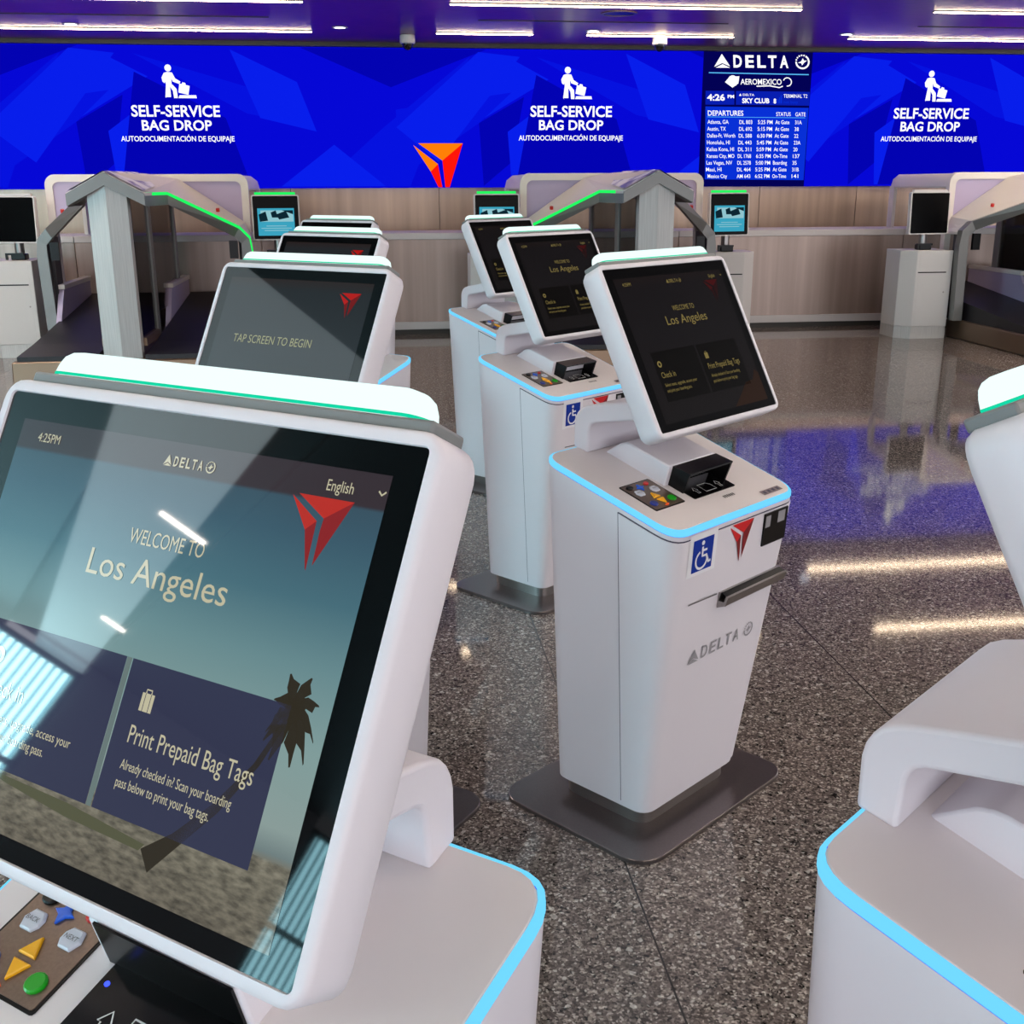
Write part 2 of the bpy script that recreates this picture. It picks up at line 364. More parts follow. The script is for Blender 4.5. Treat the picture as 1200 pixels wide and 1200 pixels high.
for k, ox in enumerate((-4.7, 0, 4.7, 9.4)):
    s = 1
    fpoly([(ox-2.15-1.9, 2.25), (ox-2.15-.7, 3.05), (ox-2.15-.3, 2.85), (ox-2.15-1.45, 2.2)], 1)
    fpoly([(ox-4.3, 1.7), (ox-3.3, 2.35), (ox-2.9, 2.7), (ox-4.3, 2.5)], 3, .0002)
    fpoly([(ox-3.3, 2.35), (ox-2.75, 2.65), (ox-2.9, 1.9), (ox-3.25, 1.62)], 2, .0004)
    fpoly([(ox-2.95, 2.25), (ox-2.3, 2.7), (ox-2.75, 1.62), (ox-2.9, 1.62)], 1, .0006)
    fpoly([(ox-2.6, 3.1), (ox-1.35, 2.75), (ox-.6, 2.3), (ox-1.35, 2.45)], 3, .0008)
    fpoly([(ox-1.5, 3.15), (ox-1.2, 2.4), (ox-.55, 2.25), (ox-.75, 2.8)], 1, .001)
    fpoly([(ox-.7, 3.18), (ox+.35, 2.75), (ox+1.5, 3.18)], 2, .0012)
    fpoly([(ox-.55, 1.62), (ox+.25, 2.3), (ox+1.3, 3.1), (ox+.8, 2.2), (ox+.55, 1.62)], 3, .0014)
    fpoly([(ox+.9, 1.9), (ox+1.9, 3.1), (ox+1.4, 3.15), (ox+.4, 2.3)], 1, .0016)
    fpoly([(ox-1.35, 1.62), (ox-1.6, 2.4), (ox-2.6, 2.9), (ox-2.85, 1.62)], 2, .0018)
    fpoly([(ox-1.0, 1.62), (ox-.35, 2.1), (ox+.25, 1.62)], 1, .002)
fac.build('facet_pattern', [M['led'], M['led2'], M['led3'], M['led4']], vw)
def pictogram(mb, fn, cx, z0, s):      # walking traveller lowering a case onto a belt; z0 = foot line, s = height
    F = lambda x, z: fn(cx+x*s, z0+z*s)
    disc(mb, -.22, .91, .105, F, 16)
    mb.poly([F(*p) for p in ((-.42,.50),(-.44,.62),(-.36,.76),(-.25,.79),(-.10,.77),(-.02,.60),(.14,.50),(.10,.43),(-.10,.50),(-.14,.60),(-.14,.40),(-.32,.40),(-.33,.50),(-.36,.45))])
    mb.poly([F(*p) for p in ((-.32,.41),(-.20,.41),(-.19,.03),(-.35,.03),(-.34,.0),(-.37,.03))])
    mb.poly([F(*p) for p in ((-.24,.41),(-.12,.41),(.0,.28),(.02,.0),(-.10,.0),(-.12,.22))])
    mb.poly([F(*p) for p in ((.05,.17),(.36,.10),(.42,.37),(.30,.40),(.29,.46),(.20,.48),(.18,.43),(.10,.44))])
    mb.poly([F(*p) for p in ((.04,.0),(.62,.0),(.60,.09),(.08,.09))])
for ox, dz, wh in ((-2.165, -.015, 'left'), (2.535, 0, 'middle'), (7.19, -.005, 'right')):
    fn = lambda x, z, ox=ox, dz=dz: (x+ox, -.034, z+dz-VZ)
    p = MB(); pictogram(p, fn, .03, 2.63, .36); p.build('pictogram', M['ledwhite'], vw)
    p = MB(); text(p, 'SELF-SERVICE', fn, -.505, .505, 2.428, 2.552, bold=.02); text(p, 'BAG DROP', fn, -.40, .40, 2.275, 2.388, bold=.02); p.build('sign_heading', M['ledwhite'], vw)
    p = MB(); text(p, 'AUTODOCUMENTACI\u00d3N DE EQUIPAJE', fn, -.65, .65, 2.152, 2.226, bold=.012); p.build('sign_translation', M['ledwhite'], vw)
p = MB(); widget(p, fnw(.034), .596, 1.198, 1.605, 2.117, (0, 1), cut=1); p.build('emblem', [M['ledor'], M['ledred']], vw)
# departures board shown on the wall
p = MB().box(4.17, 5.56, -.036, -.03, 0, 1.6)
p.build('departures_background', M['navy'], vw)
def dp(cx, cy, d=.037):
    px = 820+cx/7.057; py = 50+cy/7.057
    return (4.17+((px-824)+(py-57)*.08)*.0109, -d, 3.22-(py-57)*.01-VZ)
p = MB()
for q in ([(28, 392), (265, 392), (262, 505), (22, 505)], [(280, 392), (895, 395), (890, 510), (275, 505)]): p.poly([dp(*c) for c in q], 0)
p.poly([dp(*c) for c in ((22, 520), (885, 528), (835, 1140), (-5, 1130))], 1)
p.build('board_panel', [M['panelblue'], M['panelblue2']], vw)
def dtext(mb, t, x0, x1, ybase, ytop, mi=0, bold=.004):
    text(mb, t, lambda x, y: dp(x, y, .0385), x0, x1, ybase, ytop, mi, bold)
p = MB(); airline_mark(p, lambda x, y: dp(x, -y, .0385), 105, 900, -198, -92, 0, .03); p.build('airline_heading', M['ledwhite'], vw)
p = MB()
disc(p, 255, 310, 42, lambda x, y: dp(x, y, .0385), 14, ry=46)
p.poly([dp(x, y, .0386) for x, y in ((190, 320), (230, 275), (310, 272), (300, 330), (250, 365))])
dtext(p, 'AeroMexico'.upper(), 318, 660, 338, 292, bold=.012)
stroke(p, ringpts(708, 315, 34, 18, -160, 100), 8, lambda x, y: dp(x, y, .0385)); stroke(p, [(450, 352), (560, 348), (640, 362), (670, 350)], 9, lambda x, y: dp(x, y, .0385))
p.build('partner_airline_heading', M['ledwhite'], vw)
p = MB(); dtext(p, '4:26', 38, 185, 470, 418, bold=.03); dtext(p, 'PM', 208, 262, 450, 424, bold=.03); p.build('clock_text', M['ledwhite'], vw)
p = MB(); dtext(p, 'DELTA', 335, 430, 432, 414); p.poly([dp(*c, .0385) for c in ((303, 432), (325, 432), (314, 412))]); dtext(p, 'SKY CLUB', 328, 555, 490, 450, bold=.03)
dtext(p, '8', 590, 612, 492, 452, bold=.03); dtext(p, 'TERMINAL T2', 675, 875, 445, 416)
dtext(p, 'not busy', 675, 795, 492, 468, 1)
for k in range(3): p.poly([dp(622+k*14, 492, .0385), dp(632+k*14, 492, .0385), dp(632+k*14, 460-k*18, .0385), dp(622+k*14, 460-k*18, .0385)], 1)
p.build('lounge_text', [M['ledwhite'], M['panelblue2']], vw)
p = MB(); dtext(p, 'DEPARTURES', 40, 335, 595, 553, bold=.01); dtext(p, 'STATUS', 610, 732, 597, 565); dtext(p, 'GATE', 772, 858, 598, 566)
p.poly([dp(*c, .0385) for c in ((35, 604), (855, 609), (855, 613), (35, 608))], 1); p.poly([dp(*c, .0385) for c in ((60, 241), (888, 250), (888, 258), (60, 249))], 1); p.build('board_heading', [M['ledwhite'], M['ledcyan']], vw)
rows = [('Atlanta, GA', 'DL 803', '5:25 PM', 'At Gate', '31A', 35, 210), ('Austin, TX', 'DL 692', '5:15 PM', 'At Gate', '38', 30, 185), ('Dallas-Ft. Worth', 'DL 588', '6:30 PM', 'At Gate', '22', 28, 262),
 ('Honolulu, HI', 'DL 443', '5:45 PM', 'At Gate', '23A', 24, 215), ('Kailua Kona, HI', 'DL 311', '5:59 PM', 'At Gate', '20', 20, 248), ('Kansas City, MO', 'DL 1768', '6:35 PM', 'On-Time', '137', 18, 250),
 ('Las Vegas, NV', 'DL 2578', '5:00 PM', 'Boarding', '35', 14, 230), ('Maui, HI', 'DL 464', '5:25 PM', 'At Gate', '31B', 8, 138), ('Mexico City', 'AM 643', '6:52 PM', 'On-Time', '141', 20, 183)]
for i, (a, b, c, d, e, x0, x1) in enumerate(rows):
    yb = 663+i*57; ln = i*4.4
    p = MB(); dtext(p, a, x0, x1, yb, yb-32); dtext(p, b, 300-ln, 408-ln*.8, yb+1, yb-31); dtext(p, c, 455-ln, 578-ln, yb+1, yb-31); dtext(p, d, 602-ln, 720-ln, yb+1, yb-31)
    dtext(p, e, 768-ln, (825 if len(e) > 2 else 803)-ln, yb+2, yb-30); p.build('departure_row', M['ledwhite'], vw)

# ------------------------------------------------------------------ counter
def counter_run(par, xa, xb, x0=0, y0=0, full=True):
    MB().box(xa-x0, xb-x0, YC-.015-y0, YC+.75-y0, 1.05, 1.12).build('top_rail', M['rail'], par, bevel=.006)
    cuts = [xa, xb]
    for a, b in zip(cuts[:-1], cuts[1:]): MB().box(a+.003-x0, b-.003-x0, YC-y0, YC+.03-y0, .14, 1.05).build('front_panel', M['laminate_low'], par)
    MB().box(xa-x0, xb-x0, YC-.02-y0, YC+.03-y0, .055, .14).build('base_rail', M['rail'], par, bevel=.004)
    MB().box(xa-x0, xb-x0, YC-y0, YC+.7-y0, 0, .055).build('kickboard', M['darktrim'], par)
UX = (-2.14, 2.56, 7.26)
for xa, xb, lb in ((-9, UX[0]-.99, 'taupe counter front at the far left, behind the left-edge pedestal'), (UX[0]+.99, UX[1]-.99, 'low taupe counter between the left and middle bag drops'), (UX[1]+.99, UX[2]-.99, 'low taupe counter between the middle and right bag drops')):
    ct = thing('counter', lb, 'counter', ((xa+xb)/2, YC, 0), 0, 'counters along the back wall'); counter_run(ct, xa, xb, (xa+xb)/2, YC)

# ------------------------------------------------------------------ bag drop machines
M['bagwhite'] = mat('bag_drop_white', (222, 216, 210), .4); M['lilac'] = mat('lilac_inset', (178, 166, 196), .5)
M['rib'] = mat('ribbed_silver', (190, 189, 188), .45, .15, noise=.12, nscale=30, stretch=(6, 6, .1)); M['channel'] = mat('grey_channel', (128, 128, 127), .4, .4)
M['belt'] = mat('black_belt', (24, 22, 28), .45, noise=.3, nscale=60); M['greenlight'] = emat('green_guide_light', (30, 255, 100), 1.0)
M['glass'] = glassmat('clear_side_glass', (222, 214, 210)); M['smoke'] = glassmat('smoked_glass', (150, 143, 140))
M['graphic'] = mat('printed_graphic', (176, 168, 205), .4, noise=.9, nscale=6)
_cr = [n for n in M['graphic'].node_tree.nodes if n.type == 'VALTORGB'][0].color_ramp; _cr.elements[0].position = .42; _cr.elements[1].position = .56
_cr.elements[0].color = lin(96, 84, 176); _cr.elements[1].color = lin(240, 238, 248); M['portdark'] = mat('port_dark', (60, 56, 60), .5)
def bag_drop(xu, label, lit=0):
    t = thing('bag_drop', label, 'bag drop machine', (xu, 0, 0), 0, 'self-service bag drop machines')
    # base
    b = MB().loft([[(-.9,9.72,.0),(.9,9.72,.0),(.9,11.6,.0),(-.9,11.6,.0)], [(-.9,9.75,.2),(.9,9.75,.2),(.9,11.6,.2),(-.9,11.6,.2)]])
    b.build('base', M['bronze'], t, bevel=.01)
    # pillar with a front ridge
    pl = [(-.16, 9.86), (-.02, 9.83), (0, 9.825), (.02, 9.83), (.16, 9.86), (.16, 9.97), (-.16, 9.97)]
    zt = lambda x: 1.70-abs(x)*.6
    MB().loft([[(x, y, .2) for x, y in pl], [(x, y, zt(x)) for x, y in pl]]).build('pillar', M['rib'], t)
    # front canopy gable, kinked side rails
    c = MB()
    for s in (-1, 1):
        ends = [[(0,9.80,1.64),(0,9.80,1.745),(0,9.98,1.745),(0,9.98,1.64)], [(s*.315,9.80,1.475),(s*.315,9.80,1.572),(s*.315,9.98,1.572),(s*.315,9.98,1.475)]]
        c.loft(ends)
    c.build('canopy', M['channel'], t)
    for s in (-1, 1):
        P = [(s*.315,9.9,1.52),(s*.37,10.64,1.52),(s*.88,11.33,1.20),(s*.955,11.34,1.12),(s*.965,11.34,1.0),(s*.945,11.34,.2)]
        r = MB(); w = .05; L = []
        offs = [(0,.05),(0,.05),(s*.025,.045),(s*.04,.03),(s*.05,0),(s*.05,0)]
        for (x, y, z), (dx, dz) in zip(P, offs):
            L.append([(x-dx,y-.05,z-dz),(x+dx,y-.05,z+dz),(x+dx,y+.05,z+dz),(x-dx,y+.05,z-dz)])
        r.loft(L).build('side_rail', M['channel'], t)
        g = MB(); L = []
        for (x, y, z), (dx, dz) in list(zip(P, offs))[:5]:
            nx, nz = dx*1.0, dz*1.0; l = math.hypot(nx, nz) or 1; ux, uz = nx/l, nz/l
            L.append([(x+nx,y-.062,z+nz-.014),(x+nx+ux*.012,y-.062,z+nz+uz*.012),(x+nx+ux*.012,y-.04,z+nz+uz*.012),(x+nx,y-.04,z+nz-.004)])
        if s == lit: g.loft(L).build('guide_light', M['greenlight'], t)
        # sloping white cover
        rf = MB(); A = [(0,9.82,1.75),(s*.315,9.82,1.58),(s*.37,10.62,1.58),(s*.9,11.31,1.25),(s*.985,11.33,1.13)]; Bk = [(0,11.7,1.75),(s*.3,11.7,1.70),(s*.6,11.7,1.5),(s*.92,11.7,1.28),(s*.985,11.7,1.13)]
        lo = lambda q: (q[0], q[1], q[2]-.025)
        rf.loft([[A[i], Bk[i], lo(Bk[i]), lo(A[i])] for i in range(5)]); rf.build('sloping_cover', M['bagwhite'], t)
        gr = MB(); v0 = [Vector(q) for q in (A[0], A[1], Bk[1], Bk[0])]; N = 6
        gp = lambda u, w: (v0[0].lerp(v0[1], u)).lerp(v0[3].lerp(v0[2], u), w*(.75-.45*u))+Vector((0, 0, .012))
        for iu in range(N):
            for iw in range(N): gr.poly([gp((iu+e)/N*.94+.03, (iw+f)/N+.004) for e, f in ((0, 0), (1, 0), (1, 1), (0, 1))])
        gr.build('cover_graphic', M['graphic'], t)
        # window posts and panes of the centre divider
        MB().box(s*.16-.02, s*.16+.02, 10.62, 10.74, .3, 1.66).build('window_post', M['channel'], t)
        MB().box(s*.16-.02, s*.16+.02, 11.95, 12.05, .66, 1.6).build('window_post', M['channel'], t)
        MB().box(s*.16-.03, s*.16+.03, 9.97, 10.62, .29, .36).build('window_sill_bar', M['bronze'], t)
        MB().box(s*.16-.004, s*.16+.004, 9.97, 10.62, .36, 1.62).build('front_pane', M['smoke'], t)
        MB().box(s*.16-.004, s*.16+.004, 10.74, 11.95, .5, 1.6).build('side_pane', M['glass'], t)
        MB().box(s*.90-.02, s*.90+.02, 11.39, 11.6, .2, 1.16).build('leg_panel', M['portdark'], t)
        # conveyor
        xa, xb = (.2, .86) if s > 0 else (-.86, -.2)
        MB().loft([[(xa,9.78,.2),(xb,9.78,.2),(xb,9.78,.24),(xa,9.78,.24)], [(xa,10.3,.2),(xb,10.3,.2),(xb,10.3,.28),(xa,10.3,.28)], [(xa,12.55,.2),(xb,12.55,.2),(xb,12.55,.52),(xa,12.55,.52)]]).build('conveyor_belt', M['belt'], t)
        for xs in ((s*.17, s*.86) if lit == 1 else (s*.17,)):
            MB().prism([(11.1,.24),(11.42,.66),(12.5,.68),(12.5,.3)], lambda p, d, xs=xs: (xs+d, p[0], p[1]), -.025, .025).build('belt_side_board', M['lilac'], t)
            MB().box(xs-.04, xs+.04, 11.40, 12.5, .665, .71).build('board_cap', M['bagwhite'], t, bevel=.006)
        MB().box(s*.84-.04, s*.84+.04, 11.26, 11.3, .95, 1.12).build('scanner_head', M['black'], t)
        MB().cyl((s*.72, 11.25, 1.395), (0, -.3, 1), .018, .03, 12).build('stop_button', M['key_red'], t)
    counter_run(t, xu-.985, xu+.985, xu, 0)
    # rear portal
    def arch(w, zt, r, y):
        L = [(-w, y, .2)]; R_ = [(w, y, .2)]
        L += [(-w+r-r*math.cos(math.radians(a)), y, zt-r+r*math.sin(math.radians(a))) for a in range(0, 91, 15)]
        return L+[(-x, y, z) for x, y, z in L[::-1]]
    fr = MB(); fr.loft([arch(.905, 1.675, .06, 11.78), arch(.975, 1.745, .1, 11.78), arch(.975, 1.745, .1, 11.7), arch(.905, 1.675, .06, 11.7), arch(.905, 1.675, .06, 11.78)], False, False, closed=False)
    fr.build('portal_frame', M['bagwhite'], t, smooth=True)
    for s in (-1, 1):
        q = [(s*.91,1.26),(s*.91,1.62),(s*.895,1.655),(s*.85,1.68),(s*.04,1.68),(s*.3,1.66),(s*.6,1.47)]
        MB().loft([[(x, y, z) for x, z in (q if s > 0 else q[::-1])] for y in (11.72, 11.74)]).build('portal_inset', M['lilac'], t)
    hd = MB()
    hd.prism([(-.965,1.58),(-.94,1.68),(-.87,1.735),(.87,1.735),(.94,1.68),(.965,1.58)], lambda p, d: (p[0], d, p[1]), 11.78, 13.15); hd.build('portal_roof', M['bagwhite'], t, bevel=.02)
    for s in (-1, 1): MB().box(s*.945-.02, s*.945+.02, 13.03, 13.15, 1.12, 1.6).build('rear_post', M['bagwhite'], t)
bag_drop(UX[0], 'leftmost double bag drop machine with a silver pillar, behind the left row of kiosks', 1)
bag_drop(UX[1], 'middle double bag drop machine, directly below and left of the departures board', -1)
bag_drop(UX[2], 'bag drop machine cut off by the right edge of the photo')

M['cab'] = mat('white_cabinet', (198, 196, 195), .5, noise=.03, nscale=300); M['cabside'] = M['cab']
M['cyan'] = emat('cyan_screen', (62, 170, 200), .9); M['paleimg'] = emat('pale_picture', (150, 205, 215), .9); M['darkimg'] = emat('dark_picture', (14, 40, 52), .9)
M['offscreen'] = mat('dark_monitor_glass', (2, 2, 3), .25, spec=.08)
def pedestal(x, y, label, on, sdx, rz, flip, ws=.28):
    t = thing('check_in_pedestal', label, 'pedestal', (x, y, 0), 0, 'white pedestals beside the bag drops')
    fx = -1 if flip else 1
    pts = [(-.28, .12), (-.14, 0), (ws, 0), (ws, .45), (-.28, .45)]; pts = [(fx*a, b) for a, b in pts]
    if flip: pts = pts[::-1]
    MB().loft([[(a, b, .13) for a, b in pts], [(a, b, .94) for a, b in pts]]).build('cabinet', M['cab'], t, bevel=.006)
    MB().loft([[(a*.98, b+.005, 0) for a, b in pts], [(a*.98, b+.005, .13) for a, b in pts]]).build('plinth', M['rib'], t)
    o = MB().box(fx*.05-.16, fx*.05+.16, -.002, .01, .16, .90).build('door', M['cab'], t)
    MB().box(fx*.04-.16, fx*.04+.16, -.004, 0, .705, .717).build('paper_slot', M['black'], t)
    MB().cyl((fx*.19, -.003, .5), (0, -1, 0), .008, .004, 10).build('lock', M['steel'], t)
    MB().box(sdx-.07, sdx+.07, .12, .24, .94, 1.0).build('printer_base', M['black'], t, bevel=.01)
    MB().path([(sdx-.1, .1, .945), (sdx-.1, .1, 1.0), (sdx+.06, .1, 1.0)], .03, .02).build('scanner_bracket', M['black'], t)
    MB().cyl((sdx, .2, .98), (0, 0, 1), .045, .16, 16).build('pole', M['steel'], t)
    # monitor
    c = Vector((sdx, .1, 1.325)); R = Matrix.Rotation(rz, 3, 'Z') @ Matrix.Rotation(math.radians(-3), 3, 'X')
    F = lambda a, b, d: tuple(c+R @ Vector((a, d, b)))
    m = MB().loft([[F(a, b, .06) for a, b in rrect(-.22, .22, -.205, .205, .02, 3)], [F(a, b, .05) for a, b in rrect(-.235, .235, -.22, .22, .02, 3)], [F(a, b, 0) for a, b in rrect(-.235, .235, -.22, .22, .02, 3)]])
    mo = m.build('monitor', M['rail'], t)
    MB().poly([F(a, b, -.002) for a, b in rrect(-.222, .222, -.208, .208, .012, 3)]).build('screen_glass', M['offscreen'], mo)
    if on:
        s = MB().poly([F(a, b, -.003) for a, b in ((-.18,-.175),(.18,-.175),(.18,.09),(-.18,.09))], 0)
        s.poly([F(a, b, -.0035) for a, b in ((-.15,-.04),(.17,-.04),(.17,.07),(-.15,.07))], 1)
        for q in (((-.17,.03),(-.1,.06),(-.08,-.03),(-.16,-.04)), ((-.05,.05),(.0,.07),(.02,0),(-.04,.0)), ((.0,.03),(.1,.065),(.13,0),(.03,-.02)), ((.06,.07),(.17,.07),(.17,.03))): s.poly([F(a, b, -.004) for a, b in q], 2)
        for k, w in enumerate((.10, .15, .12)): s.poly([F(a, b, -.004) for a, b in ((-w,-.085-k*.022),(w,-.085-k*.022),(w,-.078-k*.022),(-w,-.078-k*.022))], 1)
        s.build('display_image', [M['cyan'], M['paleimg'], M['darkimg']], mo)
        MB().loft([[F(a, b, .045) for a, b in ((-.2,.222),(.2,.222),(.2,.245),(-.2,.245))], [F(a, b, .005) for a, b in ((-.2,.222),(.2,.222),(.2,.245),(-.2,.245))]]).build('status_light', M['greenlight'], mo)
    else:
        MB().loft([[F(a, b, .045) for a, b in ((-.2,.222),(.2,.222),(.2,.242),(-.2,.242))], [F(a, b, .005) for a, b in ((-.2,.222),(.2,.222),(.2,.242),(-.2,.242))]]).build('status_light', M['rail'], mo)
pedestal(-3.50, 11.42, 'white pedestal at the left edge with a blank black monitor', False, .1, math.radians(-14), False, .25)
pedestal(-.90, 11.5, 'white pedestal with lit cyan screen, right of the leftmost bag drop', True, 0, math.radians(4), True, .21)
pedestal(1.33, 11.5, 'white pedestal whose lit screen rises behind the farthest right-row kiosk', True, 0, 0, False, .21)
pedestal(3.82, 11.5, 'white pedestal with lit cyan screen, right of the middle bag drop', True, -.02, math.radians(12), True)
pedestal(5.985, 11.4, 'white pedestal with a blank black monitor, left of the right-edge bag drop', False, .0, math.radians(6), False, .265)

# ------------------------------------------------------------------ self-service kiosks
HALF = .203
def dz(y): return .86+(y+HALF)/(2*HALF)*.1232
def tloop(wf, wb, yf, yb, r, zf, n=6):
    C = [(-wf/2, yf), (wf/2, yf), (wb/2, yb), (-wb/2, yb)]; P = []
    for i in range(4):
        c = Vector(C[i]); a = c+(Vector(C[i-1])-c).normalized()*r; b = c+(Vector(C[(i+1) % 4])-c).normalized()*r
        for k in range(n+1):
            t = k/n; q = a*(1-t)**2+c*2*t*(1-t)+b*t*t; P.append((q.x, q.y, zf(q.y)))
    return P
TOP = lambda o, d: tloop(.5426+2*o, .5663+2*o, -HALF-o, HALF+o, .055, lambda y: dz(y)+d)
BOT = lambda o, z: tloop(.4236+2*o, .4236+2*o, -.1022-o, .2154+o, .045, lambda y: z)
CTR = Vector((0, -.0445, 1.2653)); TI = math.radians(27.79)
HU = Vector((0, math.sin(TI), math.cos(TI))); HN = Vector((0, -math.cos(TI), math.sin(TI)))
def HP(n): return lambda x, v: tuple(CTR+Vector((x, 0, 0))+HU*v+HN*n)
def yfront(z): return -.1022-.1008*(z-.058)/(.848-.058)
def FP(o): return lambda x, z: (x, yfront(z)-o, z)
def DP(o): return lambda x, y: (x, y-(o+.0036)*.29, dz(y)+(o+.0036)*.957)
def build_kiosk():
    t = thing('check_in_kiosk', '', 'kiosk')
    MB().loft([[(x, y, 0) for x, y in rrect(-.338, .338, -.2013, .3145, .075, 6)], [(x, y, .010) for x, y in rrect(-.338, .338, -.2013, .3145, .075, 6)], [(x, y, .012) for x, y in rrect(-.336, .336, -.1993, .3125, .073, 6)]]).build('floor_plate', M['plate'], t)
    MB().loft([BOT(-.018, .012), BOT(-.018, .062)]).build('plinth', M['steel'], t, smooth=True)
    bt, tt = BOT(0, .058), TOP(0, -.012)
    body = MB().loft([BOT(-.004, .056), bt, tt]).build('body', M['white'], t, smooth=True)
    # front door wrapping round the corners
    def dpath(o, s):
        B = [(-.2118-o, -.025)]+[(x, y) for x, y, z in BOT(o, 0)[:14]]+[(.2118+o, -.025)]
        T = [(-.2755-o, -.04)]+[(x, y) for x, y, z in TOP(o, 0)[:14]]+[(.2755+o, -.04)]
        return [(b[0]+(q[0]-b[0])*s, b[1]+(q[1]-b[1])*s, .058+(dz(q[1])-.012-.058)*s) for b, q in zip(B, T)]
    s0, s1 = .018, .981
    d = MB(); d.loft([dpath(-.001, s0), dpath(.0025, s0), dpath(.0025, s1), dpath(-.001, s1)], False, False, closed=False)
    door = d.build('front_door', M['white'], t, smooth=True)
    g = MB(); a0, a1 = dpath(.0008, s1), dpath(.0008, s1+.0045); g.loft([a0, a1], False, False, closed=False)
    for i, sg in ((0, -1), (-1, 1)):
        p0, p1 = Vector(dpath(.001, s0)[i]), Vector(dpath(.001, s1+.004)[i]); w = Vector((0, .0032, 0)); g.poly([p0, p0+w, p1+w, p1])
    g.build('door_gap', M['gap'], body)
    # deck and its light
    el = MB(); el.loft([TOP(-.001, -.0145), TOP(.001, -.0115)], False, False, 1); el.loft([TOP(.001, -.0115), TOP(.001, -.001), TOP(-.001, .0018), TOP(-.0045, .003)], False, False, 0)
    el.build('edge_light', [M['strip'], M['striphalo'], M['white']], t, smooth=True)
    MB().loft([TOP(-.006, -.012), TOP(-.005, .0026), TOP(-.0065, .0038)]).build('deck', M['deck'], t)
    # neck
    prof = [(.162,.975),(.209,.985),(.209,1.047),(.206,1.062),(.199,1.076),(.189,1.087),(.174,1.095),(.15,1.102),(.03,1.125),(-.045,1.139),(-.07,1.087),(.03,1.077),(.14,1.057),(.15,1.052),(.155,1.045),(.158,1.035)]
    MB().prism(prof, lambda p, x: (x, p[0], p[1]), -.155, .155).build('neck', M['white'], t, bevel=.006, seg=3)
    # head
    h = MB(); L = []
    for n, ins, r in ((-.063, .014, .02), (-.058, .004, .022), (-.050, 0, .024), (-.006, 0, .024), (-.002, .0015, .0225), (0, .005, .019), (0, .0125, .006), (-.003, .0135, .005)):
        L.append([HP(n)(x, v) for x, v in rrect(-.26+ins, .26-ins, -.2156+ins, .2156-ins, r, 5)])
    h.loft(L); hd = h.build('screen_housing', M['white'], t, smooth=True)
    MB().poly([HP(-.0022)(x, v) for x, v in rrect(-.2475, .2475, -.2035, .2035, .004, 3)]).build('screen_glass', M['blackgloss'], hd)
    F = lambda x, v, n: HP(n)(x, v)
    MB().loft([[F(x, v, -.010) for x, v in ((-.238,.213),(.238,.213),(.238,.2265),(-.238,.2265))], [F(x, v, -.058) for x, v in ((-.238,.213),(.238,.213),(.238,.2265),(-.238,.2265))]]).build('status_light_base', M['greycap'], hd, bevel=.003)
    # rounded light bar: profile across n, plan with round ends
    def bar(ins, v, rn=.02):
        P = []
        x0, x1, n0, n1 = -.223+ins, .223-ins, -.052+ins*.5, -.012-ins*.5
        return [F(x, v, n) for x, n in rrect(x0, x1, n0, n1, min(rn, (n1-n0)/2-.001), 5)]
    MB().loft([bar(-.0005, .2265), bar(-.0005, .2295)], False, False).build('status_light_halo_band', M['tophalo'], hd)  # light bar's halo drawn as a thin glowing band
    MB().loft([bar(0, .2295), bar(.002, .238), bar(.006, .246), bar(.013, .251), bar(.024, .2535)], False, True).build('status_light', M['toplight'], hd, smooth=True)
    # hood and document reader
    pf = [(.156,.967),(.104,1.0),(.085,1.004),(.07,1.003),(-.053,.966),(-.038,.909)]
    MB().prism(pf, lambda p, x: (x, p[0], p[1]), -.095, .102).build('reader_hood', M['white'], t, bevel=.004)
    rd = MB()
    top = [(-.052,.964),(-.104,.952),(-.104,.948),(-.05,.958)]
    rd.prism(top, lambda p, x: (x, p[0], p[1]), -.08, .108)
    for a, b in ((-.08, -.074), (.102, .108)): rd.prism([(-.05,.962),(-.104,.951),(-.084,.8965),(-.037,.91)], lambda p, x: (x, p[0], p[1]), a, b)
    rd.poly([(-.076,-.048,.96),(.104,-.048,.96),(.104,-.039,.91),(-.076,-.039,.91)])
    rdr = rd.build('document_reader', M['black'], t)
    pl = MB().loft([[DP(-.002)(x, y) for x, y in rrect(-.074,.104,-.117,-.036,.004,2)], [DP(.002)(x, y) for x, y in rrect(-.074,.104,-.117,-.036,.004,2)]])
    plo = pl.build('reader_plate', mat('reader_black', (8, 8, 9), .12), t)
    ic = MB(); fn = DP(.0026)
    stroke(ic, [(-.008,-.105),(.036,-.105),(.036,-.085),(.026,-.075),(-.008,-.075)], .0022, fn, closed=True)
    for ax in (-.034, .062):
        stroke(ic, [(ax-.004,-.103),(ax-.004,-.09),(ax-.009,-.09),(ax,-.078),(ax+.009,-.09),(ax+.004,-.09),(ax+.004,-.103)], .002, fn, closed=True)
    ic.build('insert_icon', M['whiteprint'], plo)
    MB().cyl(DP(.002)(-.064, -.06), (0, -.29, .957), .003, .0012, 8).build('reader_lamp', emat('reader_lamp_blue', (60, 80, 255), 2.) if 'rl' not in M else M['rl'], plo)
    # keypad
    kp = MB().loft([[DP(-.002)(x, y) for x, y in rrect(-.225,-.108,-.113,.004,.004,2)], [DP(.0012)(x, y) for x, y in rrect(-.225,-.108,-.113,.004,.004,2)]])
    kpo = kp.build('keypad', M['black'], t)
    MB().loft([[DP(.001)(x, y) for x, y in rrect(-.2215,-.1115,-.1095,.0005,.003,2)], [DP(.002)(x, y) for x, y in rrect(-.2215,-.1115,-.1095,.0005,.003,2)]]).build('keypad_plate', M['keyplate'], kpo)
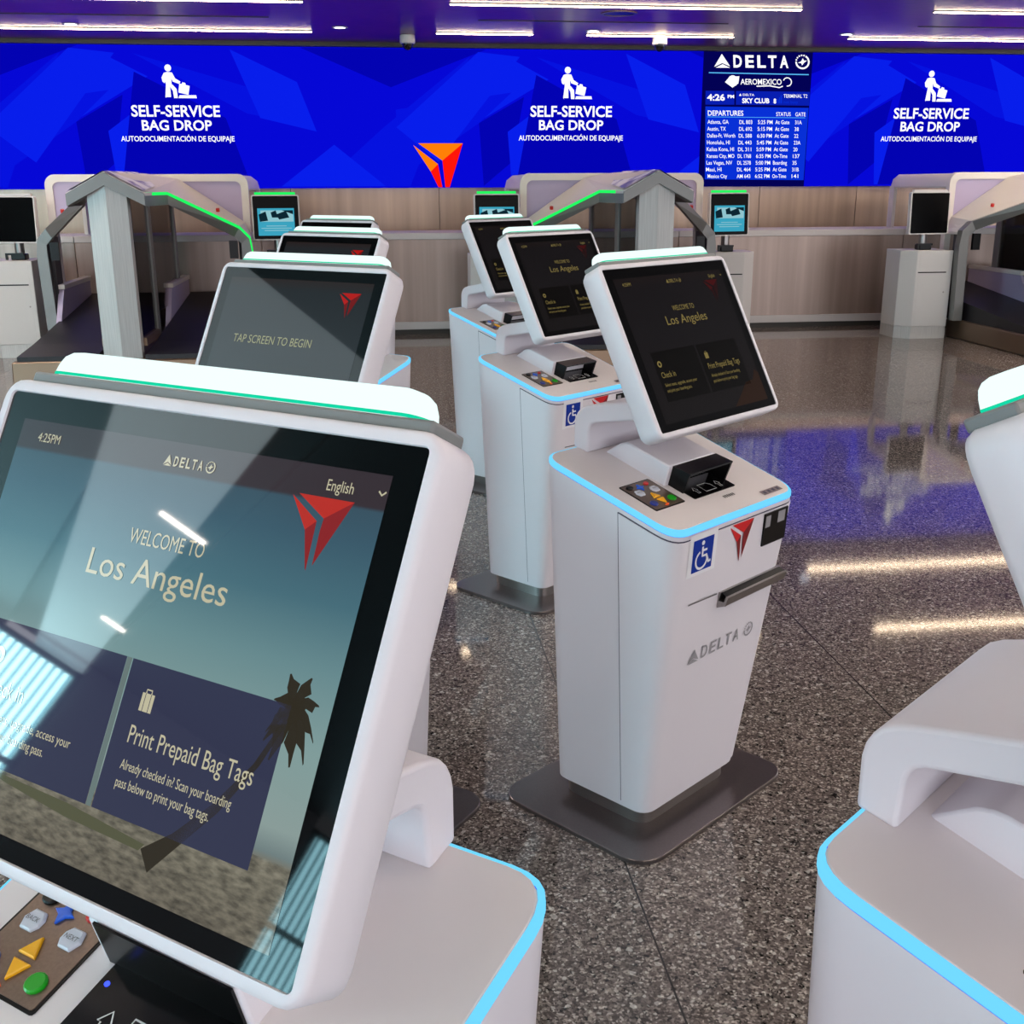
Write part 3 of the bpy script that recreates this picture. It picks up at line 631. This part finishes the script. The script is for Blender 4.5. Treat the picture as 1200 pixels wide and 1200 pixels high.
    def key(cx, cy, poly, m, hgt=.006):
        k = MB(); c = Vector((cx, cy))
        Q = lambda s, o: [DP(o)(cx+px*s, cy+py*s) for px, py in poly]
        k.loft([Q(1, .001), Q(1, hgt-.0015), Q(.85, hgt)]).build('key', M[m], kpo)
    hexa = [(.013,0),(.008,.011),(-.008,.011),(-.013,.004),(-.013,-.004),(-.008,-.011),(.008,-.011)]
    cir = [(math.cos(i*math.pi/8), math.sin(i*math.pi/8)) for i in range(16)]
    key(-.203, -.013, [(a*.011, b*.008) for a, b in cir], 'black'); key(-.139, -.013, [(a*.008, b*.006) for a, b in cir], 'key_red')
    key(-.172, -.021, [(.014,0),(.005,.004),(0,.013),(-.005,.004),(-.014,0),(-.005,-.004),(0,-.013),(.005,-.004)][::-1], 'key_blue')
    key(-.138, -.040, hexa, 'key_grey'); key(-.197, -.040, [(-a, b) for a, b in hexa][::-1], 'key_grey')
    key(-.168, -.062, [(-.012,-.009),(.012,-.009),(0,.012)], 'key_yellow'); key(-.166, -.086, [(-.012,.009),(0,-.012),(.012,.009)], 'key_yellow')
    key(-.132, -.088, [(a*.012, b*.011) for a, b in cir], 'key_green'); key(-.203, -.088, [(a*.011, b*.010) for a, b in cir], 'key_navy'); key(-.172, -.104, [(.008,0),(0,.004),(-.008,0),(0,-.004)], 'key_orange')
    kt = MB(); fn = DP(.0064); text(kt, 'BACK', fn, -.206, -.188, -.042, -.037); text(kt, 'NEXT', fn, -.147, -.129, -.042, -.037); kt.build('key_lettering', M['greyprint'], kpo)
    # small deck labels
    lb = MB(); fn = DP(.0012)
    for k in range(6): lb.poly([fn(x, y) for x, y in ((.014+k*.008,-.147),(.019+k*.008,-.147),(.019+k*.008,-.137),(.014+k*.008,-.137))])
    lb.build('barcode_label', M['greyprint'], t)
    lb = MB(); lb.poly([fn(x, y) for x, y in ((.138,-.184),(.226,-.184),(.226,-.166),(.138,-.166))], 0)
    for k in range(4): lb.poly([DP(.0016)(x, y) for x, y in ((.146+k*.02,-.18),(.158+k*.02,-.18),(.158+k*.02,-.170),(.146+k*.02,-.170))], 1)
    lb.build('payment_badge', [mat('badge_grey', (120, 105, 110), .4), M['gap']], t)
    # front face items
    fn = FP(.0045)
    st = MB(); st.poly([FP(.0038)(x, z) for x, z in ((-.205,.733),(-.088,.733),(-.098,.845),(-.212,.845))]).build('sticker_backing', M['signwhite'], door)
    st = MB(); st.poly([fn(x, z) for x, z in ((-.188,.743),(-.105,.743),(-.112,.829),(-.196,.829))]); so = st.build('accessibility_sticker', M['signblue'], door)
    wc = MB(); f2 = lambda u, v: FP(.0052)(-.188-(.008*v)+.083*u, .743+.086*v)
    disc(wc, .47, .86, .075, f2, 14, ry=.07)
    stroke(wc, [(.47,.74),(.48,.45),(.68,.45),(.82,.2),(.92,.24)], .09, f2); stroke(wc, [(.48,.62),(.70,.62)], .07, f2)
    stroke(wc, [(.45+.28*math.cos(math.radians(a)), .34+.27*math.sin(math.radians(a))) for a in range(110, 375, 12)], .075, f2)
    wc.build('wheelchair_symbol', M['signwhite'], so)
    w = MB(); f3 = lambda x, z: FP(.0045)(x+(.832-z)*.12, z); widget(w, f3, -.045, .062, .722, .832); w.build('front_emblem', [M['red'], M['darkred']], door)
    rp = MB(); rp.loft([[FP(.003)(x, z) for x, z in ((.122,.738),(.232,.738),(.222,.829),(.112,.829))], [FP(.007)(x, z) for x, z in ((.122,.738),(.232,.738),(.222,.829),(.112,.829))]]); ro = rp.build('card_reader', M['black'], door)
    rp = MB(); f4 = FP(.0078); rp.poly([f4(x, z) for x, z in ((.120,.79),(.143,.79),(.14,.822),(.117,.822))]); rp.poly([f4(x, z) for x, z in ((.178,.792),(.212,.792),(.209,.824),(.175,.824))]); rp.build('reader_contact', M['silver'], ro)
    MB().poly([FP(.005)(x, z) for x, z in ((-.178,.655),(-.055,.652),(-.055,.656),(-.178,.659))]).build('ticket_slot', M['greyprint'], door)
    tr = MB(); y0 = yfront(.635)
    tr.prism([(y0-.001,.612),(y0-.026,.622),(y0-.034,.646),(y0-.028,.648),(y0-.022,.632),(y0-.006,.632),(y0-.012,.655),(y0-.001,.655)], lambda p, x: (x, p[0], p[1]), -.044, .236)
    tro = tr.build('ticket_tray', M['steel'], door)
    MB().poly([(-.04,y0-.030,.645),(.232,y0-.030,.645),(.232,y0-.012,.654),(-.04,y0-.012,.654)]).build('tray_mouth', M['black'], tro)
    wm = MB(); airline_mark(wm, FP(.0045), -.139, .160, .480, .517, 0, .014); wm.build('airline_wordmark', M['silver'], door)
    return t
proto = build_kiosk()
flat = MB(); flat.prism([(-.0535,.9665),(-.0560,.9655),(-.0410,.909),(-.036,.909)], lambda p, x: (x, p[0], p[1]), -.083, .096)
flat = flat.build('document_reader', M['black']); flat_mesh = flat.data; bpy.data.objects.remove(flat)
def copy_tree(o, parent=None):
    c = o.copy(); COL.objects.link(c)
    if parent: c.parent = parent
    for ch in list(o.children): copy_tree(ch, c)
    return c

# display contents
def dispmat(name, stops, es=.85, sand=False):      # picture shown on a screen; stops run up the picture
    m = bpy.data.materials.new(name); m.use_nodes = True; nt = m.node_tree; b = nt.nodes['Principled BSDF']
    b.inputs['Base Color'].default_value = (.004, .004, .005, 1); b.inputs['Roughness'].default_value = .03; b.inputs['Specular IOR Level'].default_value = .75
    tc = nt.nodes.new('ShaderNodeTexCoord'); sp = nt.nodes.new('ShaderNodeSeparateXYZ'); mr = nt.nodes.new('ShaderNodeMapRange')
    mr.inputs[1].default_value = CTR.z-.1845*HU.z; mr.inputs[2].default_value = CTR.z+.177*HU.z
    cr = nt.nodes.new('ShaderNodeValToRGB'); e = cr.color_ramp.elements
    while len(e) < len(stops): e.new(.5)
    for el, (p, c) in zip(e, stops): el.position = (p+.1845)/.3615; el.color = lin(*c)
    L = nt.links.new; L(tc.outputs['Object'], sp.inputs[0]); L(sp.outputs[2], mr.inputs[0]); L(mr.outputs[0], cr.inputs[0])
    out = cr.outputs[0]
    if sand:
        n = nt.nodes.new('ShaderNodeTexNoise'); n.inputs['Scale'].default_value = 90; n.inputs['Detail'].default_value = 6
        mp = nt.nodes.new('ShaderNodeMapping'); mp.inputs['Scale'].default_value = (1, 1, 3); L(tc.outputs['Object'], mp.inputs[0]); L(mp.outputs[0], n.inputs['Vector'])
        lt = nt.nodes.new('ShaderNodeMath'); lt.operation = 'LESS_THAN'; lt.inputs[1].default_value = .17; L(mr.outputs[0], lt.inputs[0])
        rr = nt.nodes.new('ShaderNodeMapRange'); rr.inputs[1].default_value = .3; rr.inputs[2].default_value = .7; rr.inputs[3].default_value = .45; rr.inputs[4].default_value = 1.4; L(n.outputs[0], rr.inputs[0])
        mx = nt.nodes.new('ShaderNodeMix'); mx.data_type = 'RGBA'; mx.blend_type = 'MULTIPLY'; L(lt.outputs[0], mx.inputs[0]); L(out, mx.inputs[6]); L(rr.outputs[0], mx.inputs[7]); out = mx.outputs[2]
    L(out, b.inputs['Emission Color']); b.inputs['Emission Strength'].default_value = es
    return m
def gem(name, rgb, es=.85):
    m = emat(name, rgb, es); b = m.node_tree.nodes['Principled BSDF']; b.inputs['Roughness'].default_value = .03; b.inputs['Specular IOR Level'].default_value = .75; return m
pic = {}
pic['bright'] = dict(bg=dispmat('beach_picture', [(-.1845, (112, 106, 92)), (-.125, (128, 124, 108)), (-.118, (120, 138, 138)), (-.10, (150, 170, 166)), (-.04, (140, 170, 168)), (.02, (112, 150, 155)), (.07, (76, 118, 132)), (.12, (62, 96, 114)), (.146, (60, 88, 104)), (.149, (58, 48, 54)), (.177, (58, 48, 54))], .8, True),
   card=gem('card_bright', (58, 62, 88), .8), txt=gem('text_bright', (204, 198, 168), .85), red=gem('emblem_bright', (200, 52, 44), .8), red2=gem('emblem_bright_dark', (150, 40, 44), .8), palm=gem('palm_silhouette', (62, 56, 44), .6), shrub=gem('shrub_band', (96, 98, 74), .75))
pic['dim'] = dict(bg=dispmat('dim_picture', [(-.1845, (16, 13, 12)), (-.10, (17, 13, 12)), (.02, (16, 13, 14)), (.15, (14, 10, 11)), (.177, (22, 14, 12))], .8),
   card=gem('card_dim', (9, 7, 6), .8), txt=gem('text_dim', (138, 122, 70), .8), red=gem('emblem_dim', (70, 10, 12), .8), red2=gem('emblem_dim_dark', (40, 8, 10), .8), palm=gem('hill_dim', (44, 26, 16), .8))
pic['tap'] = dict(bg=dispmat('grey_ceiling_reflection', [(-.1845, (40, 42, 44)), (0, (40, 44, 48)), (.15, (34, 37, 40)), (.177, (42, 30, 26))], .8),  # grey of the mirrored ceiling put into the screen's emission
   txt=gem('text_tap', (160, 160, 118), .85), red=gem('emblem_tap', (190, 22, 18), .8), red2=gem('emblem_tap_dark', (120, 14, 16), .8))
def dobj(name, mb, m, par, lab=None):
    o = mb.build(name, m, par)
    return o
dcache = {}
def content(kind, hd):
    parts = dcache.get(kind)
    if parts is None:
        P = pic[kind]; parts = []
        f0, f1, f2, f3 = HP(-.0019), HP(-.0017), HP(-.00155), HP(-.0014)
        A = lambda n, mb, m: parts.append((n, mb, m))
        A('display_picture', MB().poly([f0(x, v) for x, v in ((-.2195,-.1842),(.2188,-.1842),(.2188,.1768),(-.2195,.1768))]), P['bg'])
        w = MB(); widget(w, f2, .128, .190, .092, .1515); A('display_emblem', w, [P['red'], P['red2']])
        if kind == 'tap':
            m = MB(); text(m, 'TAP SCREEN TO BEGIN', f3, -.158, .085, .014, .034); A('prompt_text', m, P['txt'])
        else:
            m = MB(); text(m, '4:25PM', f3, -.192, -.161, .157, .1655); A('clock_text', m, P['txt'])
            m = MB(); airline_mark(m, f3, -.0225, .038, .1555, .165, 0, .02); A('display_wordmark', m, P['txt'])
            m = MB(); text(m, 'English', f3, .1595, .186, .1575, .1665); A('language_text', m, P['txt'])
            m = MB(); stroke(m, [(.210,.1635),(.2134,.1605),(.217,.1635)], .0015, f3); A('language_arrow', m, P['txt'])
            m = MB(); text(m, 'WELCOME TO', f3, -.037, .052, .0835, .0965); A('welcome_text', m, P['txt'])
            m = MB(); text(m, 'Los Angeles', f3, -.078, .089, .0495, .072); A('city_text', m, P['txt'])
            m = MB()
            if kind == 'bright':
                m.poly([f1(x, v) for x, v in ((.085,-.165),(.072,-.150),(.100,-.130),(.130,-.1),(.160,-.06),(.1795,-.018),(.1835,-.018),(.166,-.06),(.138,-.104),(.112,-.134))])
                cx, cv = .184, -.012
                for (ang, ln, dr) in ((150, .030, .012), (115, .034, .006), (70, .034, .006), (35, .034, .012), (5, .032, .022), (-25, .030, .024), (-70, .036, .008), (-110, .040, .004), (-150, .030, .014), (185, .026, .02)):
                    ca, sa = math.cos(math.radians(ang)), math.sin(math.radians(ang)); up_, dn_ = [], []
                    for q in range(6):
                        u = q/5; bx, bv = cx+ca*ln*u*.8, cv+sa*ln*u-dr*u*u; w_ = .0048*math.sin(math.pi*min(1, u*.92+.08))+.0006*(q % 2)
                        up_.append(f1(bx-sa*w_, bv+ca*w_)); dn_.append(f1(bx+sa*w_*(1.5 if q % 2 else .8), bv-ca*w_*(1.5 if q % 2 else .8)))
                    for q in range(5): m.poly([up_[q], up_[q+1], dn_[q+1], dn_[q]])
                A('palm_tree_picture', m, P['palm'])
                m = MB(); m.poly([f1(*q) for q in ((-.14,-.137),(-.02,-.139),(.075,-.146),(.07,-.152),(-.02,-.150),(-.10,-.143))]); A('shrub_picture', m, P['shrub'])
            else:
                m.poly([f1(*q) for q in ((.07,-.1835),(.218,-.1835),(.218,-.11),(.205,-.10),(.185,-.125),(.15,-.128),(.12,-.15))]); A('hill_picture', m, P['palm'])
            if kind == 'bright': C1, C2 = (-.175,.0), (.0075,.181)
            else: C1, C2 = (-.183,-.008), (.0,.171)
            for ca, cb, nm in ((C1[0], C1[1]-.0, 'left_card'), (C2[0], C2[1], 'right_card')):
                A('option_card', MB().poly([f1(x, v) for x, v in ((ca,-.1345),(cb,-.1345),(cb,-.0100),(ca,-.0100))]), P['card'])
            if kind == 'bright': A('card_divider', MB().poly([f2(x, v) for x, v in ((.0005,-.1345),(.0065,-.1345),(.0065,-.01),(.0005,-.01))]), gem('divider', (130, 150, 148), .6))
            m = MB(); text(m, 'Print Prepaid Bag Tags', f3, C2[0]+.019, C2[0]+.156, -.076, -.0615); A('card_title', m, P['txt'])
            m = MB(); text(m, 'Already checked in? Scan your boarding', f3, C2[0]+.019, C2[0]+.142, -.0975, -.0895); text(m, 'pass below to print your bag tags.', f3, C2[0]+.019, C2[0]+.124, -.112, -.104); A('card_detail', m, P['txt'])
            m = MB(); text(m, 'Check in', f3, C1[0]+.012, C1[0]+.066, -.076, -.0615); A('card_title', m, P['txt'])
            m = MB(); text(m, 'Select seats, upgrade, access your', f3, C1[0]+.012, C1[0]+.139, -.0975, -.0895); text(m, 'and print your boarding pass.', f3, C1[0]+.012, C1[0]+.110, -.112, -.104); A('card_detail', m, P['txt'])
            m = MB(); x = C2[0]+.0285; m.poly([f3(*q) for q in ((x-.007,-.049),(x-.0035,-.049),(x-.0035,-.034),(x-.007,-.034))]); m.poly([f3(*q) for q in ((x-.0028,-.049),(x+.0028,-.049),(x+.0028,-.034),(x-.0028,-.034))]); m.poly([f3(*q) for q in ((x+.0035,-.049),(x+.007,-.049),(x+.007,-.034),(x+.0035,-.034))]); stroke(m, [(x-.003,-.034),(x-.003,-.031),(x+.003,-.031),(x+.003,-.034)], .0012, f3); A('suitcase_icon', m, P['txt'])
            m = MB(); stroke(m, ringpts(C1[0]+.019, -.0415, .006, 20), .004, f3); A('check_in_icon', m, P['txt'])
        dcache[kind] = parts
        done = []
        for n, mb, m in parts: done.append(mb.build(n, m, hd))
        dcache[kind] = done
        return
    for o in parts:
        c = o.copy(); COL.objects.link(c); c.parent = hd
K = [(-.1844, .9200, -38.046, 'bright', 'nearest kiosk, at lower left, with a bright beach scene on its large screen'),
     (-.1839, 2.6313, -38.4375, 'tap', 'kiosk just behind the nearest one, its grey screen inviting a tap to begin'),
     (-.1772, 4.3745, -40.95, 'tap', 'third kiosk of the left row, only its dark screen top and status light showing'),
     (-.1926, 6.0767, -40.68, 'tap', 'farthest kiosk of the left row, a sliver of screen under its status light'),
     (.7540, .9334, 39.756, 'dim', 'kiosk cut off by the right edge, its neck and deck showing without a visible screen'),
     (.7587, 2.6559, 38.524, 'dim', 'fully visible white kiosk right of centre with its whole body and floor plate showing'),
     (.7474, 4.3417, 39.516, 'dim', 'kiosk directly behind the fully visible one in the right row'),
     (.7541, 6.0879, 40.60, 'dim', 'farthest kiosk of the right row, half hidden by the one before it')]
roots = [proto]+[copy_tree(proto) for _ in K[1:]]
for r, (x, y, a, kind, lab) in zip(roots, K):
    r.location = (x, y, 0); r.rotation_euler = (0, 0, math.radians(a)); r['label'] = lab; r['group'] = 'self-service kiosks in two rows'
    hd = [c for c in r.children if c.name.startswith('screen_housing')][0]
    content(kind, hd)
    if kind == 'bright':       # the nearest kiosk has a reader without a visor
        [c for c in r.children if c.name.startswith('document_reader')][0].data = flat_mesh
